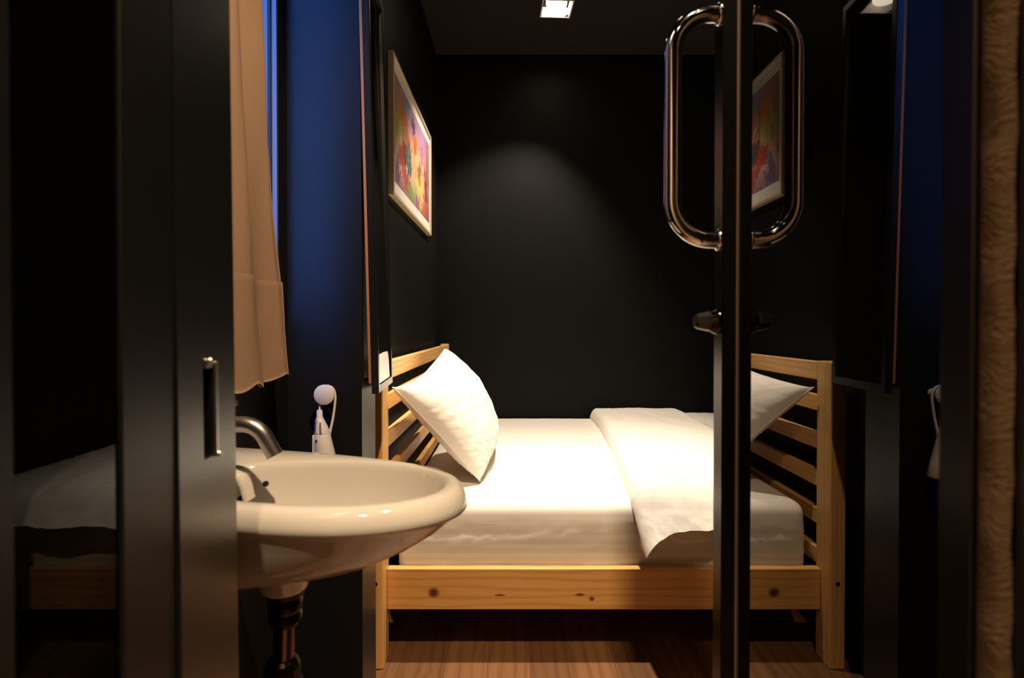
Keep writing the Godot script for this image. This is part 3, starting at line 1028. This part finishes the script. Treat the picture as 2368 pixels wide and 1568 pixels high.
func washbasin() -> void:
	var o := base("washbasin", D(-0.519, RIM, BC), "glossy white ceramic washbasin projecting from the left wall", "washbasin")
	var p := o.position
	var n := 96
	var xw := -0.5185
	# soft D: |x|^4 + z^2, flat against the wall; its axis swings a little towards the viewer at the tip
	var swing := func(x: float, share: float) -> float:
		return share * (0.24 if x < -0.2 else 0.16) * (-0.2 - x)
	var ell := func(tip: float, half: float, y: float, share: float) -> PackedVector3Array:
		var ring := PackedVector3Array()
		var cx := minf(-0.262, xw + 0.6 * (tip - xw))
		for k in n:
			var dx := cos(TAU * k / n)
			var dz := sin(TAU * k / n)
			var lo := 0.0
			var hi := 0.6
			for it in 24:
				var t := (lo + hi) / 2
				var e := (cx + dx * t - xw) / (tip - xw)
				if e > 0.0 and pow(e, 2.0 + 2.0 * share) + pow(dz * t / half, 2.0) < 1.0:
					lo = t
				else:
					hi = t
			var x := cx + dx * lo
			ring.append(D(x, y, BC + dz * lo + swing.call(x, share)) - p)
		return ring
	var bowl := func(cx: float, a_: float, b_: float, y: float) -> PackedVector3Array:
		var ring := PackedVector3Array()
		for k in n:
			var a := TAU * k / n
			ring.append(D(cx + a_ * cos(a), y, BC + b_ * sin(a)) - p)
		return ring
	var inner := func(shrink: float, y: float) -> PackedVector3Array:
		# rounder opening of the bowl, leaving a deck at the wall
		var ring := PackedVector3Array()
		var cx := -0.235
		for k in n:
			var dx := cos(TAU * k / n)
			var dz := sin(TAU * k / n)
			var a := (0.154 if dx >= 0.0 else 0.188) - shrink
			var b := 0.1030 - shrink
			var t := pow(pow(absf(dx) / a, 2.3) + pow(absf(dz) / b, 2.3), -1.0 / 2.3)
			var x := cx + dx * t
			ring.append(D(x, y, BC + dz * t + 0.004 + 0.09 * (-0.235 - x)) - p)
		return ring
	var rings: Array = []
	# underside, from the drain boss outwards
	rings.append(ell.call(-0.3000, 0.0300, 0.6745, 0.00))
	rings.append(ell.call(-0.2620, 0.0580, 0.6775, 0.10))
	rings.append(ell.call(-0.2180, 0.0850, 0.6860, 0.25))
	rings.append(ell.call(-0.1680, 0.1080, 0.7015, 0.45))
	rings.append(ell.call(-0.1220, 0.1250, 0.7245, 0.65))
	rings.append(ell.call(-0.0900, 0.1310, 0.7465, 0.85))
	rings.append(ell.call(-0.0690, 0.1375, 0.7650, 0.95))
	rings.append(ell.call(-0.0625, 0.1405, 0.7705, 1.00))
	# rolled rim
	rings.append(ell.call(-0.0585, 0.1435, 0.7720, 1.00))
	rings.append(ell.call(-0.0572, 0.1450, 0.7755, 1.00))
	rings.append(ell.call(-0.0580, 0.1445, 0.7820, 1.00))
	rings.append(ell.call(-0.0605, 0.1425, 0.7890, 1.00))
	rings.append(ell.call(-0.0640, 0.1390, 0.7950, 1.00))
	rings.append(ell.call(-0.0680, 0.1350, 0.7985, 1.00))
	rings.append(ell.call(-0.0715, 0.1310, 0.8000, 1.00))
	# inside
	for r in [[0.0, 0.7998], [0.0035, 0.7985], [0.0065, 0.7950], [0.0090, 0.7890], [0.0140, 0.7720], [0.0230, 0.7500], [0.0360, 0.7300], [0.0580, 0.7130]]:
		rings.append(inner.call(r[0], r[1]))
	rings.append(bowl.call(-0.288, 0.0700, 0.0520, 0.7030))
	rings.append(bowl.call(-0.294, 0.0230, 0.0230, 0.6985))
	var st := begin()
	loft(st, rings, true, 0)
	fan(st, rings[0], D(-0.40, 0.6745, BC) - p, true)
	part(o, "bowl", st, mat.ceramic)
	# drain boss under the bowl
	st = begin()
	lathe(st, [[0.0, -0.018], [0.026, -0.018], [0.030, -0.014], [0.0335, 0.004], [0.040, 0.010], [0.0, 0.010]], 40, 0, 0.0, Transform3D(Basis.IDENTITY, D(-0.298, 0.675, BC) - p))
	part(o, "drain_boss", st, mat.ceramic)
	st = begin()
	lathe(st, [[0.0, 0.002], [0.016, 0.003], [0.022, 0.0025], [0.0235, 0.0]], 32, 0, 0.0, Transform3D(Basis.IDENTITY, D(-0.294, 0.6985, BC) - p))
	part(o, "waste", st, mat.steel)
	# small overflow hole in the far side of the bowl
	st = begin()
	var hole := Vector3(-0.3585, 0.7715, -(BC + 0.0825)) - p
	var inward := Vector3(0.45, 0.25, 0.86).normalized()
	var hb := Basis(Quaternion(Vector3.UP, inward))
	lathe(st, [[0.0, 0.0010], [0.0030, 0.0012], [0.0042, 0.0002], [0.0042, -0.003]], 20, 0, 0.0, Transform3D(hb, hole))
	part(o, "overflow_hole", st, mat.hole_black)
	# moulded overflow hood at the back of the bowl
	st = begin()
	var hood := PackedVector3Array([D(-0.415, 0.7975, 0.77), D(-0.392, 0.7965, 0.77), D(-0.378, 0.790, 0.77), D(-0.372, 0.778, 0.77), D(-0.369, 0.764, 0.77), D(-0.367, 0.757, 0.77)])
	var hr: Array = []
	for k in hood.size():
		var ring := PackedVector3Array()
		for s in 20:
			var a := TAU * s / 20
			ring.append(hood[k] + Vector3(0.006 * cos(a) * (1.0 if k > 1 else 0.6), 0.004 * cos(a), (0.016 - 0.0007 * k) * sin(a)) - p)
		hr.append(ring)
	loft(st, hr)
	fan(st, hr[0], hood[0] - p)
	fan(st, hr[-1], hood[-1] - p, true)
	part(o, "overflow_hood", st, mat.ceramic)
	st = begin()
	lathe(st, [[0.0, 0.001], [0.010, 0.001], [0.012, -0.002], [0.0, -0.002]], 20, 0, 0.0, Transform3D(Basis(Quaternion(Vector3.UP, Vector3(0.92, 0.3, 0.2).normalized())), D(-0.376, 0.752, 0.770) - p))
	part(o, "overflow_slot", st, mat.hole_black)
	# faucet
	var fb := base("faucet", D(-0.455, RIM, FZ), "brushed steel faucet with a bent spout reaching over the washbasin", "faucet")
	var q := fb.position
	st = begin()
	lathe(st, [[0.0, 0.0], [0.026, 0.0], [0.026, 0.004], [0.021, 0.007], [0.0205, 0.080], [0.019, 0.084], [0.0, 0.084]], 36)
	part(fb, "body", st, mat.steel)
	st = begin()
	var sp := PackedVector3Array([D(-0.455, 0.8651, FZ) - q, D(-0.42, 0.8651, FZ) - q])
	var bend_c := D(-0.3725, 0.8651 - 0.036, FZ) - q
	for k in 13:
		var a := deg_to_rad(61.0) * k / 12.0
		sp.append(bend_c + Vector3(0.036 * sin(a), 0.036 * cos(a), 0))
	var dir := Vector3(cos(deg_to_rad(61.0)), -sin(deg_to_rad(61.0)), 0)
	sp.append(sp[-1] + dir * 0.0138)
	sp.append(sp[-1] + dir * 0.0143)
	tube(st, sp, 0.0108, 28, false)
	tube(st, PackedVector3Array([sp[-1], sp[-1] - dir * 0.006]), 0.0093, 28, true)
	part(fb, "spout", st, mat.steel)
	st = begin()
	tube(st, PackedVector3Array([D(-0.455, 0.880, FZ) - q, D(-0.43, 0.886, FZ) - q, D(-0.3795, 0.8947, FZ) - q]), 0.0036, 16)
	part(fb, "lever", st, mat.steel)
	# trap below
	var tb := base("drain_trap", D(-0.298, 0.42, BC), "tarnished chrome drain pipe and bottle trap under the washbasin", "drain pipe")
	st = begin()
	lathe(st, [[0.0, 0.0], [0.016, 0.0], [0.017, 0.004], [0.0205, 0.006], [0.021, 0.014], [0.019, 0.017], [0.021, 0.020], [0.0215, 0.032], [0.0195, 0.036], [0.024, 0.039], [0.0255, 0.045], [0.0, 0.045]], 36, 0, 0.0, Transform3D(Basis.IDENTITY, Vector3(0.001, 0.1915, 0)))
	part(tb, "upper_nut", st, mat.brass_dull)
	st = begin()
	tube(st, PackedVector3Array([Vector3(0.001, 0.21, 0), Vector3(-0.001, 0.16, 0), Vector3(-0.003, 0.128, 0)]), 0.0135, 36)
	part(tb, "tailpiece", st, mat.dull_chrome)
	st = begin()
	lathe(st, [[0.0, 0.0], [0.021, 0.0], [0.0225, 0.005], [0.0225, 0.018], [0.020, 0.026], [0.016, 0.03], [0.0, 0.03]], 12, -1, 0.0, Transform3D(Basis.IDENTITY, Vector3(-0.003, 0.118, 0)))
	part(tb, "trap_nut", st, mat.brass_dull)
	st = begin()
	lathe(st, [[0.0, -0.16], [0.020, -0.155], [0.026, -0.14], [0.027, -0.02], [0.024, 0.06], [0.020, 0.118], [0.0, 0.119]], 36, 0, 0.0, Transform3D(Basis.IDENTITY, Vector3(0.002, 0.0, 0)))
	part(tb, "bottle", st, mat.dull_chrome)
	st = begin()
	tube(st, PackedVector3Array([Vector3(-0.01, 0.085, 0.004), Vector3(-0.06, 0.085, 0.004), Vector3(-0.21, 0.085, 0.0)]), 0.0125, 28)
	part(tb, "wall_pipe", st, mat.dull_chrome)
	st = begin()
	lathe(st, [[0.0, 0.0], [0.019, 0.0], [0.021, 0.004], [0.021, 0.016], [0.018, 0.02], [0.0, 0.02]], 28, 0, 0.0, Transform3D(Basis(Vector3.BACK, PI / 2), Vector3(-0.022, 0.085, 0.004)))
	part(tb, "side_nut", st, mat.brass_dull)


# ---------------------------------------------------------------- hairdryer on its hook
func hairdryer() -> void:
	var k := 1.20 / 1280.0
	var hk := base("wall_hook", D(-0.4210, 0.847, 1.275), "round white wall hook on the partition above the washbasin", "hook")
	var st := begin()
	lathe(st, [[0.0, 0.0455], [0.0210, 0.0455], [0.0222, 0.0448], [0.0227, 0.0435], [0.0227, 0.0395], [0.0218, 0.0380], [0.0, 0.0380]], 56, 0, 0.0, Transform3D(Basis(Vector3.RIGHT, PI / 2), Vector3.ZERO))
	part(hk, "disc", st, mat.white_plastic)
	st = begin()
	lathe(st, [[0.0, 0.0385], [0.009, 0.0385], [0.0085, 0.004], [0.0095, 0.0], [0.0, 0.0]], 40, 0, 0.0, Transform3D(Basis(Vector3.RIGHT, PI / 2), Vector3.ZERO))
	part(hk, "stem", st, mat.white_plastic)
	var o := base("hairdryer", D(-0.415, 0.70, 1.235), "white hairdryer hanging by its looped cord from the round hook behind the basin", "hairdryer")
	var p := o.position
	# [height, middle x, half width, half depth]
	var prof := [[0.8127, -0.4323, 0.0057, 0.0057], [0.8117, -0.4323, 0.0063, 0.0063], [0.7979, -0.4319, 0.0067, 0.0067], [0.7928, -0.4315, 0.0087, 0.0092], [0.7846, -0.4302, 0.0114, 0.0122], [0.7755, -0.4285, 0.0143, 0.0153], [0.7637, -0.4266, 0.0167, 0.0174], [0.7617, -0.4264, 0.0169, 0.0176], [0.7607, -0.4262, 0.0165, 0.0171], [0.7596, -0.4261, 0.0171, 0.0178], [0.7397, -0.4236, 0.0194, 0.0194], [0.7193, -0.4210, 0.0218, 0.0214], [0.6938, -0.4175, 0.0249, 0.0235], [0.6652, -0.4134, 0.0276, 0.0245], [0.6611, -0.4134, 0.0245, 0.0225]]
	var rings: Array = []
	for r in prof:
		var ring := PackedVector3Array()
		for s in 40:
			var a := TAU * s / 40
			ring.append(D(r[1] + r[2] * cos(a), r[0], 1.235 - r[3] * sin(a)) - p)
		rings.append(ring)
	st = begin()
	loft(st, rings)
	fan(st, rings[0], D(-0.4323, 0.8127, 1.235) - p)
	fan(st, rings[-1], D(-0.4134, 0.6611, 1.235) - p, true)
	var body := part(o, "casing", st, mat.white_plastic)
	var on := func(x: float, y: float) -> Vector3:
		for j in prof.size() - 1:
			if y <= prof[j][0] and y >= prof[j + 1][0]:
				var t: float = (prof[j][0] - y) / (prof[j][0] - prof[j + 1][0])
				var cx := lerpf(prof[j][1], prof[j + 1][1], t)
				var hw := lerpf(prof[j][2], prof[j + 1][2], t)
				var hd := lerpf(prof[j][3], prof[j + 1][3], t)
				var c := clampf((x - cx) / hw, -0.97, 0.97)
				return D(cx + c * hw, y, 1.235 - hd * sqrt(1.0 - c * c)) - p
		return Vector3.ZERO
	for j in 9:
		var y := 0.7897 - 0.00276 * j
		var path := PackedVector3Array()
		for s in 6:
			path.append(on.call(-0.4350 - 0.0011 * j * 0.85 + (0.0046 + 0.0004 * j) * s / 5.0 - 0.0018, y - 0.0005 * s / 5.0))
		st = begin()
		tube(st, path, 0.00055, 8)
		part(body, "vent_slot", st, mat.grey_plastic)
	st = begin()
	var slot := PackedVector3Array()
	for s in 9:
		slot.append(on.call(-0.4268 + 0.0029 * s / 8.0, 0.7862 - 0.0230 * s / 8.0))
	tube(st, slot, 0.0021, 12)
	part(body, "rocker_switch", st, mat.slot_grey)
	st = begin()
	lathe(st, [[0.0, 0.0006], [0.0024, 0.0008], [0.0030, 0.0002], [0.0030, -0.002]], 20, 0, 0.0, Transform3D(Basis(Vector3.RIGHT, PI / 2), on.call(-0.4333, 0.7464)))
	part(body, "button", st, mat.hole_black)
	st = begin()
	box(st, D(-0.4442, 0.7060, 1.241) - p, D(-0.4414, 0.7586, 1.221) - p, 0.001)
	part(body, "side_clip", st, mat.white_plastic)
	# cord: up from the casing, over the hook's stem and down to the plug end behind
	st = begin()
	var pts := [Vector3(-0.4323, 0.8112, 1.235), Vector3(-0.4323, 0.8265, 1.238), Vector3(-0.4348, 0.8449, 1.244), Vector3(-0.4287, 0.8612, 1.247), Vector3(-0.4180, 0.8658, 1.247), Vector3(-0.4057, 0.8591, 1.247), Vector3(-0.4006, 0.8428, 1.247), Vector3(-0.4016, 0.8214, 1.246), Vector3(-0.4057, 0.7908, 1.245), Vector3(-0.4118, 0.7601, 1.244), Vector3(-0.4164, 0.7367, 1.244)]
	var cv := Curve3D.new()
	for j in pts.size():
		var tdir: Vector3 = (pts[mini(j + 1, pts.size() - 1)] - pts[maxi(j - 1, 0)]) / 6.0
		cv.add_point(pts[j], -tdir, tdir)
	cv.bake_interval = 0.003
	var path := PackedVector3Array()
	for q in cv.get_baked_points():
		path.append(D(q.x, q.y, q.z) - p)
	tube(st, path, 0.0023, 14, true, 1.35)
	part(o, "cord", st, mat.white_plastic)
